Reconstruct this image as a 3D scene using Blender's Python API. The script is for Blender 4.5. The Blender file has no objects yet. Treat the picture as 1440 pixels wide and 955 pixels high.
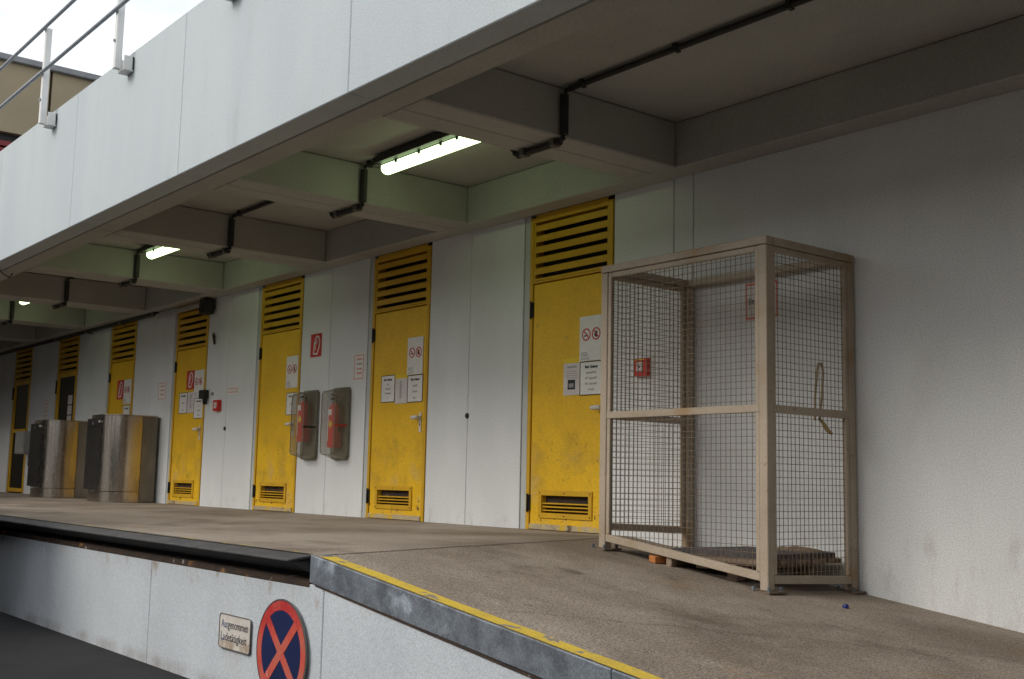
import bpy, bmesh, math, random
from mathutils import Vector, Matrix
random.seed(7)
SC = bpy.context.scene
COL = SC.collection

# ------------------------------------------------------------------ camera
def make_camera():
    yaw, pitch, roll, f = .8955, .1236, .0212, 1614.92
    fwd = Vector((-math.sin(yaw)*math.cos(pitch), math.cos(yaw)*math.cos(pitch), math.sin(pitch)))
    right = Vector((math.cos(yaw), math.sin(yaw), 0)); up = right.cross(fwd)
    r2 = math.cos(roll)*right + math.sin(roll)*up
    u2 = -math.sin(roll)*right + math.cos(roll)*up
    cd = bpy.data.cameras.new('camera'); co = bpy.data.objects.new('camera', cd); COL.objects.link(co)
    m = Matrix.Identity(4)
    for i in range(3):
        m[i][0] = r2[i]; m[i][1] = u2[i]; m[i][2] = -fwd[i]
    m.translation = Vector((6.1023, -6.2121, .387))
    co.matrix_world = m
    cd.sensor_fit = 'HORIZONTAL'; cd.sensor_width = 36; cd.lens = 36*f/1440
    cd.clip_end = 500; cd.clip_start = .05
    SC.camera = co
make_camera()

# ------------------------------------------------------------------ sky and sun
SUN_EL, SUN_AZ = math.radians(36), math.radians(196)   # azimuth clockwise from +y: light from the street side
def make_world():
    w = bpy.data.worlds.new('World'); SC.world = w; w.use_nodes = True
    nt = w.node_tree; N = nt.nodes; L = nt.links; N.clear()
    out = N.new('ShaderNodeOutputWorld'); bg = N.new('ShaderNodeBackground')
    sky = N.new('ShaderNodeTexSky'); sky.sky_type = 'NISHITA'; sky.sun_disc = False
    sky.sun_elevation = SUN_EL; sky.sun_rotation = SUN_AZ
    sky.air_density = 1.0; sky.dust_density = 4.0; sky.ozone_density = 1.0
    co = N.new('ShaderNodeTexCoord'); mp = N.new('ShaderNodeMapping'); mp.inputs['Scale'].default_value = (1.2, 1.2, 3.0)
    no = N.new('ShaderNodeTexNoise'); no.inputs['Scale'].default_value = 2.2; no.inputs['Detail'].default_value = 5
    L.new(co.outputs['Generated'], mp.inputs['Vector']); L.new(mp.outputs['Vector'], no.inputs['Vector'])
    rp = N.new('ShaderNodeValToRGB')
    rp.color_ramp.elements[0].position = .3; rp.color_ramp.elements[0].color = (3.7, 4.1, 4.6, 1)
    rp.color_ramp.elements[1].position = .56; rp.color_ramp.elements[1].color = (8.2, 8.3, 8.4, 1)
    L.new(no.outputs['Fac'], rp.inputs['Fac'])
    mx = N.new('ShaderNodeMixRGB'); mx.inputs['Fac'].default_value = .82
    L.new(sky.outputs['Color'], mx.inputs['Color1']); L.new(rp.outputs['Color'], mx.inputs['Color2'])
    L.new(mx.outputs['Color'], bg.inputs['Color']); bg.inputs['Strength'].default_value = .1
    L.new(bg.outputs['Background'], out.inputs['Surface'])
make_world()
def make_sun():
    ld = bpy.data.lights.new('sun', 'SUN'); ld.energy = .8; ld.angle = math.radians(25); ld.color = (1, .95, .87)
    o = bpy.data.objects.new('sun', ld); COL.objects.link(o)
    d = Vector((math.sin(SUN_AZ)*math.cos(SUN_EL), math.cos(SUN_AZ)*math.cos(SUN_EL), math.sin(SUN_EL)))
    o.rotation_euler = d.to_track_quat('Z', 'Y').to_euler(); o.location = d*40
make_sun()
SC.view_settings.view_transform = 'Standard'; SC.view_settings.look = 'None'
SC.view_settings.gamma = 1; SC.view_settings.use_curve_mapping = False
SC.view_settings.exposure = .92
SC.cycles.max_bounces = 8; SC.cycles.transparent_max_bounces = 16

# ------------------------------------------------------------------ materials
MATS = {}
def material(name, c1, c2=None, scale=3., rough=.7, metal=0., bump=0., bscale=60., detail=6, spec=.4,
             patches=None, emit=None, alpha=None, stretch=(1, 1, 1), lo=.35, hi=.65, fine=.0, fscale=110., bdist=.004):
    """Principled material: two-tone noise, optional patches [(colour, scale, lo, hi, zmin, zmax)], bump relief."""
    m = bpy.data.materials.new(name); m.use_nodes = True; MATS[name] = m
    nt = m.node_tree; N = nt.nodes; L = nt.links
    b = N['Principled BSDF']
    b.inputs['Roughness'].default_value = rough; b.inputs['Metallic'].default_value = metal
    b.inputs['Specular IOR Level'].default_value = spec
    geo = N.new('ShaderNodeNewGeometry')
    mp = N.new('ShaderNodeMapping'); mp.inputs['Scale'].default_value = stretch
    L.new(geo.outputs['Position'], mp.inputs['Vector'])
    mp1 = N.new('ShaderNodeMapping'); L.new(geo.outputs['Position'], mp1.inputs['Vector'])
    def noise(s, d=detail, vec=mp):
        n = N.new('ShaderNodeTexNoise'); n.inputs['Scale'].default_value = s; n.inputs['Detail'].default_value = d
        n.inputs['Roughness'].default_value = .6
        L.new(vec.outputs['Vector'], n.inputs['Vector']); return n.outputs['Fac']
    def remap(sock, a, z):
        r = N.new('ShaderNodeMapRange'); r.inputs['From Min'].default_value = a; r.inputs['From Max'].default_value = z
        r.interpolation_type = 'SMOOTHSTEP'
        L.new(sock, r.inputs['Value']); return r.outputs['Result']
    def mathn(op, a, c):
        n = N.new('ShaderNodeMath'); n.operation = op
        for i, v in enumerate((a, c)):
            if isinstance(v, (int, float)): n.inputs[i].default_value = v
            else: L.new(v, n.inputs[i])
        return n.outputs[0]
    def mix(f, a, c):
        n = N.new('ShaderNodeMixRGB')
        for k, v in (('Fac', f), ('Color1', a), ('Color2', c)):
            if isinstance(v, tuple): n.inputs[k].default_value = v + (1,)
            elif isinstance(v, (int, float)): n.inputs[k].default_value = v
            else: L.new(v, n.inputs[k])
        return n.outputs['Color']
    col = c1
    if c2 is not None: col = mix(remap(noise(scale), lo, hi), c1, c2)
    for pc in patches or []:
        c, s, a, z = pc[:4]
        f = remap(noise(s, 8), a, z)
        if len(pc) > 4:
            sp = N.new('ShaderNodeSeparateXYZ'); L.new(geo.outputs['Position'], sp.inputs['Vector'])
            z0, z1, fade = pc[4:7]
            up = remap(sp.outputs['Z'], z0-fade, z0); dn = remap(sp.outputs['Z'], z1+fade, z1)
            f = mathn('MULTIPLY', f, mathn('MULTIPLY', up, dn))
        if len(pc) > 7: f = mathn('MULTIPLY', f, pc[7])
        col = mix(f, col, c)
    if fine:
        fn = remap(noise(fscale, 2, mp1), .3, .7)
        v = N.new('ShaderNodeHueSaturation')
        L.new(mathn('ADD', mathn('MULTIPLY', fn, 2*fine), 1-fine), v.inputs['Value'])
        if isinstance(col, tuple): v.inputs['Color'].default_value = col + (1,)
        else: L.new(col, v.inputs['Color'])
        col = v.outputs['Color']
    if isinstance(col, tuple): b.inputs['Base Color'].default_value = col + (1,)
    else: L.new(col, b.inputs['Base Color'])
    if bump:
        bn = N.new('ShaderNodeBump'); bn.inputs['Strength'].default_value = bump; bn.inputs['Distance'].default_value = bdist
        L.new(noise(bscale, 4, mp1), bn.inputs['Height']); L.new(bn.outputs['Normal'], b.inputs['Normal'])
    if rough < .65 and metal > .3:
        L.new(mathn('ADD', mathn('MULTIPLY', noise(scale*4), .25), rough-.12), b.inputs['Roughness'])
    if emit:
        b.inputs['Emission Color'].default_value = emit[0] + (1,); b.inputs['Emission Strength'].default_value = emit[1]
    if alpha is not None: b.inputs['Alpha'].default_value = alpha
    return m

WALL = material('wall_paint', (.70, .715, .715), (.64, .655, .655), 1.3, .75, bump=.25, bscale=105, fine=.13, stretch=(1, 1, .4),
                patches=[((.42, .38, .33), 2.2, .60, .85, -1.2, .05, .25, .5), ((.5, .5, .48), .7, .62, .9), ((.40, .37, .33), 8., .50, .72, -1.0, .05, .14, .45)])
DOCKPAINT = material('dock_wall_paint', (.55, .59, .625), (.485, .52, .555), 1.1, .75, bump=.28, bscale=105, fine=.13, stretch=(1, 1, .5),
                patches=[((.22, .18, .15), 4.0, .35, .8, -1.2, -.785, .07, .7), ((.30, .22, .16), 7., .55, .75, -.22, -.13, .07),
                         ((.48, .47, .46), 1.6, .58, .8)])
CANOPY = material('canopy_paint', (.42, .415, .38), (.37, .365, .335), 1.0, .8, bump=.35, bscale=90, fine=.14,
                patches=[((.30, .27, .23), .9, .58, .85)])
PARAPET = material('parapet_paint', (.49, .54, .56), (.45, .50, .525), .9, .7, bump=.28, bscale=100, fine=.12, stretch=(1, 1, .22),
                patches=[((.40, .44, .46), 2.5, .56, .85), ((.36, .38, .38), 5., .5, .8, 2.6, 2.75, .25, .35)])
FLOOR = material('platform_concrete', (.335, .285, .232), (.235, .192, .150), .9, .85, bump=.8, bscale=70, fine=.5,
                patches=[((.135, .10, .072), 1.25, .50, .74), ((.27, .165, .075), 1.9, .60, .78), ((.35, .31, .27), 2.4, .57, .80), ((.12, .09, .065), 4.5, .60, .80), ((.15, .112, .08), .55, .44, .62, -3, 3, .1, .75),
                         ((.09, .075, .065), 9., .66, .72)], stretch=(.75, 1, 1))
ASPHALT = material('asphalt', (.015, .0145, .0145), (.010, .010, .0105), 2., .9, bump=.8, bscale=45, fine=.25,
                patches=[((.07, .065, .06), 30., .66, .76)])
YELLOW = material('yellow_door_paint', (.79, .475, .013), (.72, .425, .012), 2.0, .48, bump=.12, bscale=40, fine=.12,
                patches=[((.42, .26, .03), 4.2, .42, .72, .42, .74, .25, .6), ((.22, .14, .03), 15., .58, .70, .40, .70, .2, .5), ((.62, .42, .13), 4.0, .5, .7, .02, .45, .3, .7),
                         ((.10, .06, .03), 15., .61, .64, .03, .16, .10), ((.42, .25, .03), 9., .60, .75, 1.2, 1.8, .4, .6)])
YELLOWSHADED = material('yellow_trim_shaded', (.64, .37, .013), (.56, .32, .012), 3.0, .5, bump=.1, fine=.05)  # trim yellow made darker, the louvre shade is put into the colour
SEAM = material('dirty_seam', (.085, .068, .053), (.14, .115, .09), 9., .9)
YELLOWLINE = material('yellow_line_paint', (.66, .47, .055), (.58, .41, .06), 6., .7, fine=.15,
                patches=[((.25, .22, .19), 11., .55, .64)])
WORNLINE = material('worn_line_paint', (.24, .21, .18), (.20, .175, .15), 6., .8, fine=.2,
                patches=[((.50, .36, .06), 7., .52, .62)])
GALV = material('galvanised_steel', (.20, .225, .255), (.12, .135, .155), 9., .6, metal=.35, bump=.3, bscale=60, fine=.2,
                patches=[((.36, .41, .46), 5., .58, .72), ((.10, .085, .075), 3., .62, .75)])
CAGEPAINT = material('cage_steel', (.415, .345, .265), (.36, .295, .22), 3., .5, bump=.12, bscale=90, fine=.10,
                patches=[((.27, .16, .08), 26., .62, .72), ((.33, .22, .12), 3., .58, .75)])
RUSTPLATE = material('rusty_plate', (.17, .125, .09), (.12, .085, .06), 12., .7, fine=.2)
WIRE = material('mesh_wire', (.15, .112, .078), (.22, .16, .11), 8., .6, metal=.4)
STAINLESS = material('stainless_steel', (.60, .54, .465), (.50, .45, .39), 14., .24, metal=1., bump=.05, bscale=4, stretch=(1, 1, .15))
DULLSTEEL = material('dull_steel', (.28, .245, .20), (.21, .185, .15), 5., .5, metal=.5, stretch=(1, 1, .3), fine=.1)
DARKSTEEL = material('dark_steel', (.016, .015, .0145), (.024, .022, .021), 6., .45, spec=.25)
RUBBER = material('black_rubber', (.014, .014, .015), (.022, .021, .02), 9., .75, bump=.2)
LIPSTEEL = material('worn_rubber_lip', (.075, .073, .073), (.055, .053, .053), 8., .7, bump=.3, bscale=50, fine=.2,
                patches=[((.16, .16, .165), 6., .60, .74)])
RUST = material('rusty_steel', (.055, .032, .02), (.03, .022, .018), 7., .85, bump=.4, fine=.3,
                patches=[((.30, .15, .05), 5., .60, .70), ((.35, .33, .31), 11., .62, .70)])
BLACK = material('black_plastic', (.012, .012, .012), None, rough=.5)
VOID = material('dark_interior', (.015, .013, .011), None, rough=.9)  # near-black for joints and for interior darkness put in as panels
CONDUIT = material('conduit_plastic', (.022, .022, .021), (.035, .034, .032), 12., .6)
CLAMP = material('conduit_clamp', (.16, .15, .13), None, rough=.5, metal=.3)
RED = material('red_sign_paint', (.56, .028, .022), (.48, .03, .025), 8., .5, fine=.05)
ORANGERED = material('orange_red_print', (.66, .10, .04), (.58, .08, .035), 9., .5)
REDFADE = material('faded_red_foil', (.56, .085, .06), (.50, .13, .09), 9., .5, fine=.1,
                patches=[((.44, .03, .03), 2.5, .5, .62), ((.62, .42, .36), 21., .66, .72)])
NAVY = material('blue_sign_foil', (.008, .018, .085), (.007, .015, .065), 8., .5, fine=.1)
WHITE = material('white_sign', (.76, .745, .71), (.70, .685, .65), 9., .5, fine=.04)
PAPER = material('paper_notice', (.66, .61, .60), (.60, .55, .54), 12., .7, fine=.04)
PLATE = material('weathered_sign_plate', (.64, .60, .55), (.56, .52, .47), 8., .55, fine=.1,
                patches=[((.34, .25, .18), 14., .60, .72), ((.36, .28, .20), 9., .45, .65, -.60, -.545, .03)])
INK = material('black_ink', (.025, .025, .03), None, rough=.6)
FADEINK = material('faded_blue_ink', (.10, .15, .30), (.06, .08, .14), 25., .6)
GREYINK = material('grey_ink', (.30, .29, .29), None, rough=.6)
PINKINK = material('pale_red_ink', (.60, .25, .20), None, rough=.6)
TAPE = material('yellow_tape', (.78, .56, .01), None, rough=.4)
EXTRED = material('extinguisher_red', (.66, .035, .02), (.58, .028, .017), 6., .35)
STICKER = material('yellow_sticker', (.75, .5, .03), None, rough=.5)
SMOKE = material('smoky_plastic', (.36, .33, .255), (.29, .265, .20), 9., .4, alpha=.26,
                patches=[((.55, .51, .43), 12., .55, .72)])
SMOKESIDE = material('cloudy_plastic', (.31, .28, .20), (.24, .215, .155), 9., .4, alpha=.52, fine=.15,
                patches=[((.24, .22, .17), 6., .55, .72)])
SMOKEEDGE = material('grimy_plastic', (.22, .20, .15), (.17, .155, .115), 12., .5, fine=.15, alpha=.95)
GREYBOX = material('grey_plastic', (.33, .33, .30), (.28, .28, .26), 7., .5)
WOOD = material('grey_timber', (.27, .20, .145), (.19, .14, .10), 5., .85, bump=.5, bscale=40, fine=.2, stretch=(.25, 3, 3))
SHEET = material('grey_board', (.09, .082, .08), (.06, .055, .054), 5., .8, bump=.3, fine=.2)
ORANGEWOOD = material('orange_timber', (.45, .17, .045), (.33, .12, .035), 9., .8, fine=.15)
RAG = material('dirty_cloth', (.22, .155, .10), (.13, .095, .065), 14., .95, bump=.6, bscale=60)
BLUECAP = material('blue_plastic', (.015, .02, .14), None, rough=.4)
STRAP = material('strap_webbing', (.40, .32, .21), (.30, .23, .15), 22., .8)
RAILSTEEL = material('rail_steel', (.36, .39, .43), (.29, .32, .355), 9., .5, metal=.3)
POSTPAINT = material('white_post_paint', (.74, .74, .72), (.68, .69, .68), 7., .55)
CLAD = material('beige_cladding', (.30, .245, .155), (.26, .215, .14), .5, .7, fine=.1)
ROOFEDGE = material('roof_edge_metal', (.22, .225, .235), (.18, .185, .195), 2., .5, metal=.2)
DARKRED = material('dark_red_cladding', (.16, .012, .016), None, rough=.5)
GLASS = material('dark_glass', (.006, .006, .006), None, rough=.35, spec=.08)
LAMP = material('lamp_diffuser', (.8, .85, .75), None, rough=.4, emit=((.72, 1.0, .50), 2.3))
KNOB = material('white_handle', (.70, .66, .60), (.6, .56, .5), 20., .4)
KICK = material('worn_kick_strip', (.50, .40, .22), (.40, .33, .22), 9., .7, fine=.1,
                patches=[((.13, .09, .05), 11., .55, .66), ((.62, .40, .03), 5., .5, .6)])
STRIP = material('corner_trim', (.50, .52, .51), (.44, .46, .45), 3., .6)
CAM = material('dark_fixture', (.03, .03, .03), None, rough=.5)
BRASS = material('brass_buckle', (.40, .30, .14), None, rough=.45, metal=.6)

# ------------------------------------------------------------------ builders
class MB:
    def __init__(s): s.v = []; s.f = []
    def poly(s, pts):
        i = len(s.v); s.v += [tuple(p) for p in pts]; s.f.append(tuple(range(i, i+len(pts)))); return s
    def box(s, x0, y0, z0, x1, y1, z1):
        i = len(s.v)
        x0, x1 = sorted((x0, x1)); y0, y1 = sorted((y0, y1)); z0, z1 = sorted((z0, z1))
        s.v += [(x0,y0,z0),(x1,y0,z0),(x1,y1,z0),(x0,y1,z0),(x0,y0,z1),(x1,y0,z1),(x1,y1,z1),(x0,y1,z1)]
        s.f += [tuple(i+k for k in q) for q in ((0,3,2,1),(4,5,6,7),(0,1,5,4),(1,2,6,5),(2,3,7,6),(3,0,4,7))]
        return s
    def prism(s, pts, vec):
        n = len(pts); i = len(s.v); vec = Vector(vec)
        s.v += [tuple(p) for p in pts] + [tuple(Vector(p)+vec) for p in pts]
        s.f.append(tuple(i+k for k in reversed(range(n)))); s.f.append(tuple(i+n+k for k in range(n)))
        for k in range(n): s.f.append((i+k, i+(k+1) % n, i+n+(k+1) % n, i+n+k))
        return s
    def tube(s, pts, r, n=8, cap=True, radii=None):
        pts = [Vector(p) for p in pts]; i0 = len(s.v)
        for k, p in enumerate(pts):
            a = pts[max(0, k-1)]; b = pts[min(len(pts)-1, k+1)]
            d = (b-a).normalized(); ref = Vector((0, 0, 1)) if abs(d.z) < .9 else Vector((1, 0, 0))
            u = d.cross(ref).normalized(); w = d.cross(u)
            rr = radii[k] if radii else r
            for j in range(n):
                t = 2*math.pi*(j+.5)/n
                s.v.append(tuple(p+rr*(math.cos(t)*u+math.sin(t)*w)))
        for k in range(len(pts)-1):
            for j in range(n):
                a = i0+k*n+j; b = i0+k*n+(j+1) % n
                s.f.append((a, b, b+n, a+n))
        if cap:
            s.f.append(tuple(i0+j for j in reversed(range(n))))
            s.f.append(tuple(i0+(len(pts)-1)*n+j for j in range(n)))
        return s
    def ribbon(s, pts, w, y0, y1):
        """flat line of width w in the xz plane (print on a sign) between depth y0 (front) and y1"""
        for a, b in zip(pts, pts[1:]):
            a = Vector((a[0], a[1])); b = Vector((b[0], b[1])); d = (b-a).normalized()
            nrm = Vector((-d.y, d.x))*w/2; e = d*w*.35
            q = [a-e+nrm, a-e-nrm, b+e-nrm, b+e+nrm]
            s.prism([(p.x, y0, p.y) for p in q], (0, y1-y0, 0))
        return s
    def ring(s, cx, cz, r0, r1, y0, y1, n=28, a0=0, a1=2*math.pi):
        for k in range(n):
            t0 = a0+(a1-a0)*k/n; t1 = a0+(a1-a0)*(k+1)/n
            q = [(r0, t0), (r1, t0), (r1, t1), (r0, t1)]
            s.prism([(cx+r*math.cos(t), y0, cz+r*math.sin(t)) for r, t in q], (0, y1-y0, 0))
        return s
    def disc(s, cx, cz, r, y0, y1, n=28):
        return s.prism([(cx+r*math.cos(2*math.pi*k/n), y0, cz+r*math.sin(2*math.pi*k/n)) for k in range(n)], (0, y1-y0, 0))
    def text(s, body, x, z, h, y, align='LEFT', sx=.8, th=.001, bold=0., fit=None):
        """lettering lying on a plane facing -y, cap height about h"""
        cu = bpy.data.curves.new('lettering', 'FONT'); cu.body = body; cu.size = h*1.42; cu.align_x = align
        cu.extrude = th/2; cu.resolution_u = 2; cu.offset = bold
        to = bpy.data.objects.new('lettering', cu); COL.objects.link(to)
        dg = bpy.context.evaluated_depsgraph_get()
        me = bpy.data.meshes.new_from_object(to.evaluated_get(dg))
        i = len(s.v)
        if fit:
            xs_ = [v.co.x for v in me.vertices]; sx = fit/(max(xs_)-min(xs_)); x -= min(xs_)*sx
        for v in me.vertices: s.v.append((x+v.co.x*sx, y-v.co.z, z+v.co.y))
        for p in me.polygons: s.f.append(tuple(i+k for k in p.vertices))
        bpy.data.objects.remove(to); bpy.data.curves.remove(cu); bpy.data.meshes.remove(me)
        return s
    def build(s, name, m, parent=None, bevel=0., smooth=False, seg=1, fix=True):
        off = world_loc(parent) if parent else Vector()
        me = bpy.data.meshes.new(name)
        me.from_pydata([tuple(Vector(v)-off) for v in s.v], [], s.f); me.update()
        if fix:
            bm = bmesh.new(); bm.from_mesh(me); bmesh.ops.recalc_face_normals(bm, faces=bm.faces); bm.to_mesh(me); bm.free()
        me.materials.append(m)
        if smooth:
            for p in me.polygons: p.use_smooth = True
            me.set_sharp_from_angle(angle=math.radians(40))
        o = bpy.data.objects.new(name, me); COL.objects.link(o)
        if parent: o.parent = parent
        if bevel:
            md = o.modifiers.new('bevel', 'BEVEL'); md.width = bevel; md.segments = seg; md.limit_method = 'ANGLE'
            md.angle_limit = math.radians(40)
        return o
def world_loc(o):
    p = Vector()
    while o: p += o.location; o = o.parent
    return p
def tag(o, label=None, cat=None, group=None, kind=None):
    if label: o['label'] = label
    if cat: o['category'] = cat
    if group: o['group'] = group
    if kind: o['kind'] = kind
    return o
def thing(name, loc, label, cat, group=None):
    o = bpy.data.objects.new(name, None); COL.objects.link(o); o.location = loc; o.empty_display_size = .1
    return tag(o, label, cat, group)
def copy_tree(o, parent=None):
    c = o.copy(); COL.objects.link(c)
    if parent: c.parent = parent
    for ch in list(o.children): copy_tree(ch, c)
    return c

# ------------------------------------------------------------------ measures of the place (metres)
BAY = 2.5367                 # spacing of doors, beams and panels
D1 = -1.4185; DW = 1.0236; DH = 2.65; LEAF = 2.068
DOOR = [D1-BAY*k for k in range(7)]
JOINT = .2591                # centre of the beam right of the first door
ZB, ZC = 2.676, 3.02         # underside of beams, underside of slab
YB = -.2253; YP = -2.854; YG = -2.665; YF = -2.457; ZPT = 3.99
DK = 3.279; ZG = -.813
SL = .1225
XL, XR = -29.9, 12.
def xbreak(y): return -.164 + (-y/DK)*1.026
def zramp(x, y): return -SL*max(0., x-xbreak(y))

# ------------------------------------------------------------------ ground, platform
MB().poly([(-120, -120, ZG), (120, -120, ZG), (120, 120, ZG), (-120, 120, ZG)]).build('asphalt_ground', ASPHALT)['kind'] = 'structure'
m = MB()
ys = [0., -1., -2., -DK]
m.poly([(XL, -DK, 0), (.862, -DK, 0), (-.164, 0, 0), (-.164, .25, 0), (XL, .25, 0)])
tag(m.build('platform_floor', FLOOR), kind='structure')
XE = 7.2
m = MB().poly([(.862, -DK, 0), (XE, -DK, zramp(XE, -DK)), (XE, 0, zramp(XE, 0)), (-.164, 0, 0)])
ramp = tag(m.build('ramp_floor', FLOOR), kind='structure')
def crack(pts, w, name, parent):
    m = MB()
    for (x0, y0), (x1, y1) in zip(pts, pts[1:]):
        d = Vector((x1-x0, y1-y0)).normalized(); nx, ny = -d.y*w/2, d.x*w/2
        m.poly([(px, py, zramp(px, py)+.003) for px, py in ((x0-nx, y0-ny), (x1-nx, y1-ny), (x1+nx, y1+ny), (x0+nx, y0+ny))])
    m.build(name, SEAM, parent)
def wander(x0, y0, x1, y1, n, j):
    return [(x0+(x1-x0)*i/n+random.uniform(-j, j), y0+(y1-y0)*i/n+random.uniform(-j, j)) for i in range(n+1)]
crack(wander(.86, -3.18, -.14, -.08, 14, .006), .010, 'floor_seam', ramp)
crack(wander(2.1, -3.1, 3.3, -.9, 22, .02), .005, 'floor_crack', ramp)
crack(wander(3.0, -.5, 3.9, -.05, 12, .02), .004, 'floor_crack', ramp)
crack(wander(-2.0, -3.2, -2.9, -1.4, 18, .02), .005, 'floor_crack', bpy.data.objects['platform_floor'])
# painted edge line on the ramp, slightly ragged
m = MB(); xs = [.93+k*.16 for k in range(40)]
inn = [.098+random.uniform(-.006, .006) for _ in xs]
for i in range(len(xs)-1):
    x0, x1 = xs[i], xs[i+1]
    m.poly([(x0, -DK+.004, zramp(x0, -DK)+.004), (x1, -DK+.004, zramp(x1, -DK)+.004),
            (x1, -DK+inn[i+1], zramp(x1, -DK+inn[i+1])+.004), (x0, -DK+inn[i], zramp(x0, -DK+inn[i])+.004)])
m.build('yellow_line', YELLOWLINE, ramp)
m = MB().poly([(-9, -DK+.004, .004), (.80, -DK+.004, .004), (.80, -DK+.03, .004), (-9, -DK+.03, .004)])
m.build('worn_edge_line', WORNLINE, bpy.data.objects['platform_floor'])

# ------------------------------------------------------------------ dock wall with edge angle, bumper recess
dock = thing('dock_wall', (0, -DK, ZG), 'white painted concrete wall along the front of the loading platform', 'wall')
def dock_top(x):
    return -.148 if x < .86 else -.148 - SL*(x-.86)
edges = [.985-2.225*k for k in range(-3, 11)][::-1]
for a, b in zip(edges, edges[1:]):
    a += .004; b -= .004
    pts = [a] + ([.86] if a < .86 < b else []) + [b]
    top = [(x, -DK, max(dock_top(x), ZG+.01)) for x in pts]
    MB().prism([(a, -DK, ZG-.2)] + top + [(b, -DK, ZG-.2)], (0, .25, 0)).build('wall_panel', DOCKPAINT, dock, bevel=.004)
MB().box(edges[0], -DK+.02, ZG-.1, edges[-1], -DK+.2, -.95+.1).build('joint_filler', VOID, dock)
for k, (a, b) in enumerate(((.845, 3.05), (3.054, 6.9))):
    MB().prism([(a, -DK-.006, zramp(a, -DK)), (b, -DK-.006, zramp(b, -DK)), (b, -DK-.006, zramp(b, -DK)-.132), (a, -DK-.006, zramp(a, -DK)-(.140 if k == 0 else .132))], (0, .1, 0)).build('edge_angle', GALV, dock, bevel=.004)
m = MB()
m.prism([(.9, -DK-.004, zramp(.9, -DK)-.137), (6.5, -DK-.004, zramp(6.5, -DK)-.133), (6.5, -DK-.004, zramp(6.5, -DK)-.147), (.9, -DK-.004, zramp(.9, -DK)-.149)], (0, .1, 0))
m.build('rust_seam', RUST, dock)
MB().box(XL, -DK+.10, -.15, .84, -DK+.24, -.006).build('recess_shade', RUBBER, dock)  # black colour stands in for the shade inside the recess
MB().box(XL, -DK-.004, -.165, .84, -DK+.10, -.142).build('rusty_channel', RUST, dock, bevel=.004)
MB().box(XL, -DK+.0, -.142, .84, -DK+.1, -.128).build('channel_flange', RUST, dock)

bump = thing('dock_bumper', (0, -DK, -.05), 'long black rubber bumper lip running along the level platform edge', 'bumper')
MB().prism([(.84, -DK+.002, -.002), (.80, -DK-.108, -.024), (.80, -DK-.108, -.036), (.84, -DK+.002, -.014)], (XL-.84, 0, 0)).build('lip_plate', LIPSTEEL, bump, bevel=.003)
MB().prism([(.845, -DK+.098, -.016), (.845, -DK+.002, -.016), (.81, -DK-.10, -.037), (.81, -DK-.09, -.044), (.845, -DK+.002, -.092), (.845, -DK+.098, -.092)], (XL-.845, 0, 0)).build('rubber_body', RUBBER, bump)

# ------------------------------------------------------------------ back wall in panels between the doors
wall = thing('back_wall', (0, .1, 0), 'white rendered wall with vertical panel joints and yellow doors', 'wall')
g = .003
def wpanel(x0, x1):
    MB().box(x0, 0, -1.2, x1, .22, ZB+.3).build('wall_panel', WALL, wall, bevel=.004)
for k in range(7):
    j = JOINT-BAY*k
    if k == 0: wpanel(DOOR[0]+DW+.012, j-g)
    else: wpanel(DOOR[k]+DW+.012, j-g)
    wpanel(j-BAY+g, DOOR[k]-.092)
    # narrow jamb trim left of each door, set back a little
    MB().box(DOOR[k]-.082, .006, -.3, DOOR[k]-.012, .2, ZB+.2).build('jamb_trim', STRIP, wall, bevel=.003)
wpanel(JOINT+g, JOINT+.196-g); wpanel(JOINT+.196+g, 5.33-g); wpanel(5.33+g, XR)
wpanel(XL, JOINT-7*BAY-g)
MB().box(XL, .12, -1.1, XR, .2, 3.2).build('backing', VOID, wall) if False else None
for k in (1, 3):
    x = JOINT-BAY*k
    MB().tube([(x, -.012, .976), (x, .03, .976)], .026, 12).build('hole_plug', BLACK, wall, bevel=.004)
for k in range(7):   # black panel stands in for the dark room behind every door
    d = DOOR[k]
    MB().box(d-.05, .20, -.1, d+DW+.05, .215, ZB+.2).build('room_shade', VOID, wall)

# ------------------------------------------------------------------ canopy above: slab, ribs, beams, parapet
can = thing('canopy', (0, -1.4, ZB), 'overhanging concrete canopy with ribbed underside and pale parapet', 'canopy')
MB().box(XL, YF+.002, ZC, XR, 3.0, ZC+.3).build('ceiling_slab', CANOPY, can)
MB().box(XL, YB, ZB, XR, -.003, ZC-.002).build('wall_beam', CANOPY, can, bevel=.008)
MB().box(XL, YG+.006, ZB, XR, YF, ZC+.9).build('front_beam', CANOPY, can, bevel=.008)
for k in range(-4, 9):
    if k == -1: continue
    c = JOINT-BAY*k
    MB().box(c-.232, YF+.002, ZB+.001, c-.003, YB-.002, ZC-.003).build('cross_beam', CANOPY, can, bevel=.01)
    MB().box(c+.003, YF+.002, ZB+.001, c+.232, YB-.002, ZC-.003).build('cross_beam', CANOPY, can, bevel=.01)
for k in range(-4, 9):
    c = JOINT+.03-BAY*k
    MB().box(c-BAY+.003, YP, ZB, c-.003, YG-.004, ZPT).build('parapet_panel', PARAPET, can, bevel=.006)
m = MB().box(XL, YP+.02, ZB+.02, XR, YG-.02, ZPT-.02); m.build('joint_filler', STRIP, can)

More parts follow.
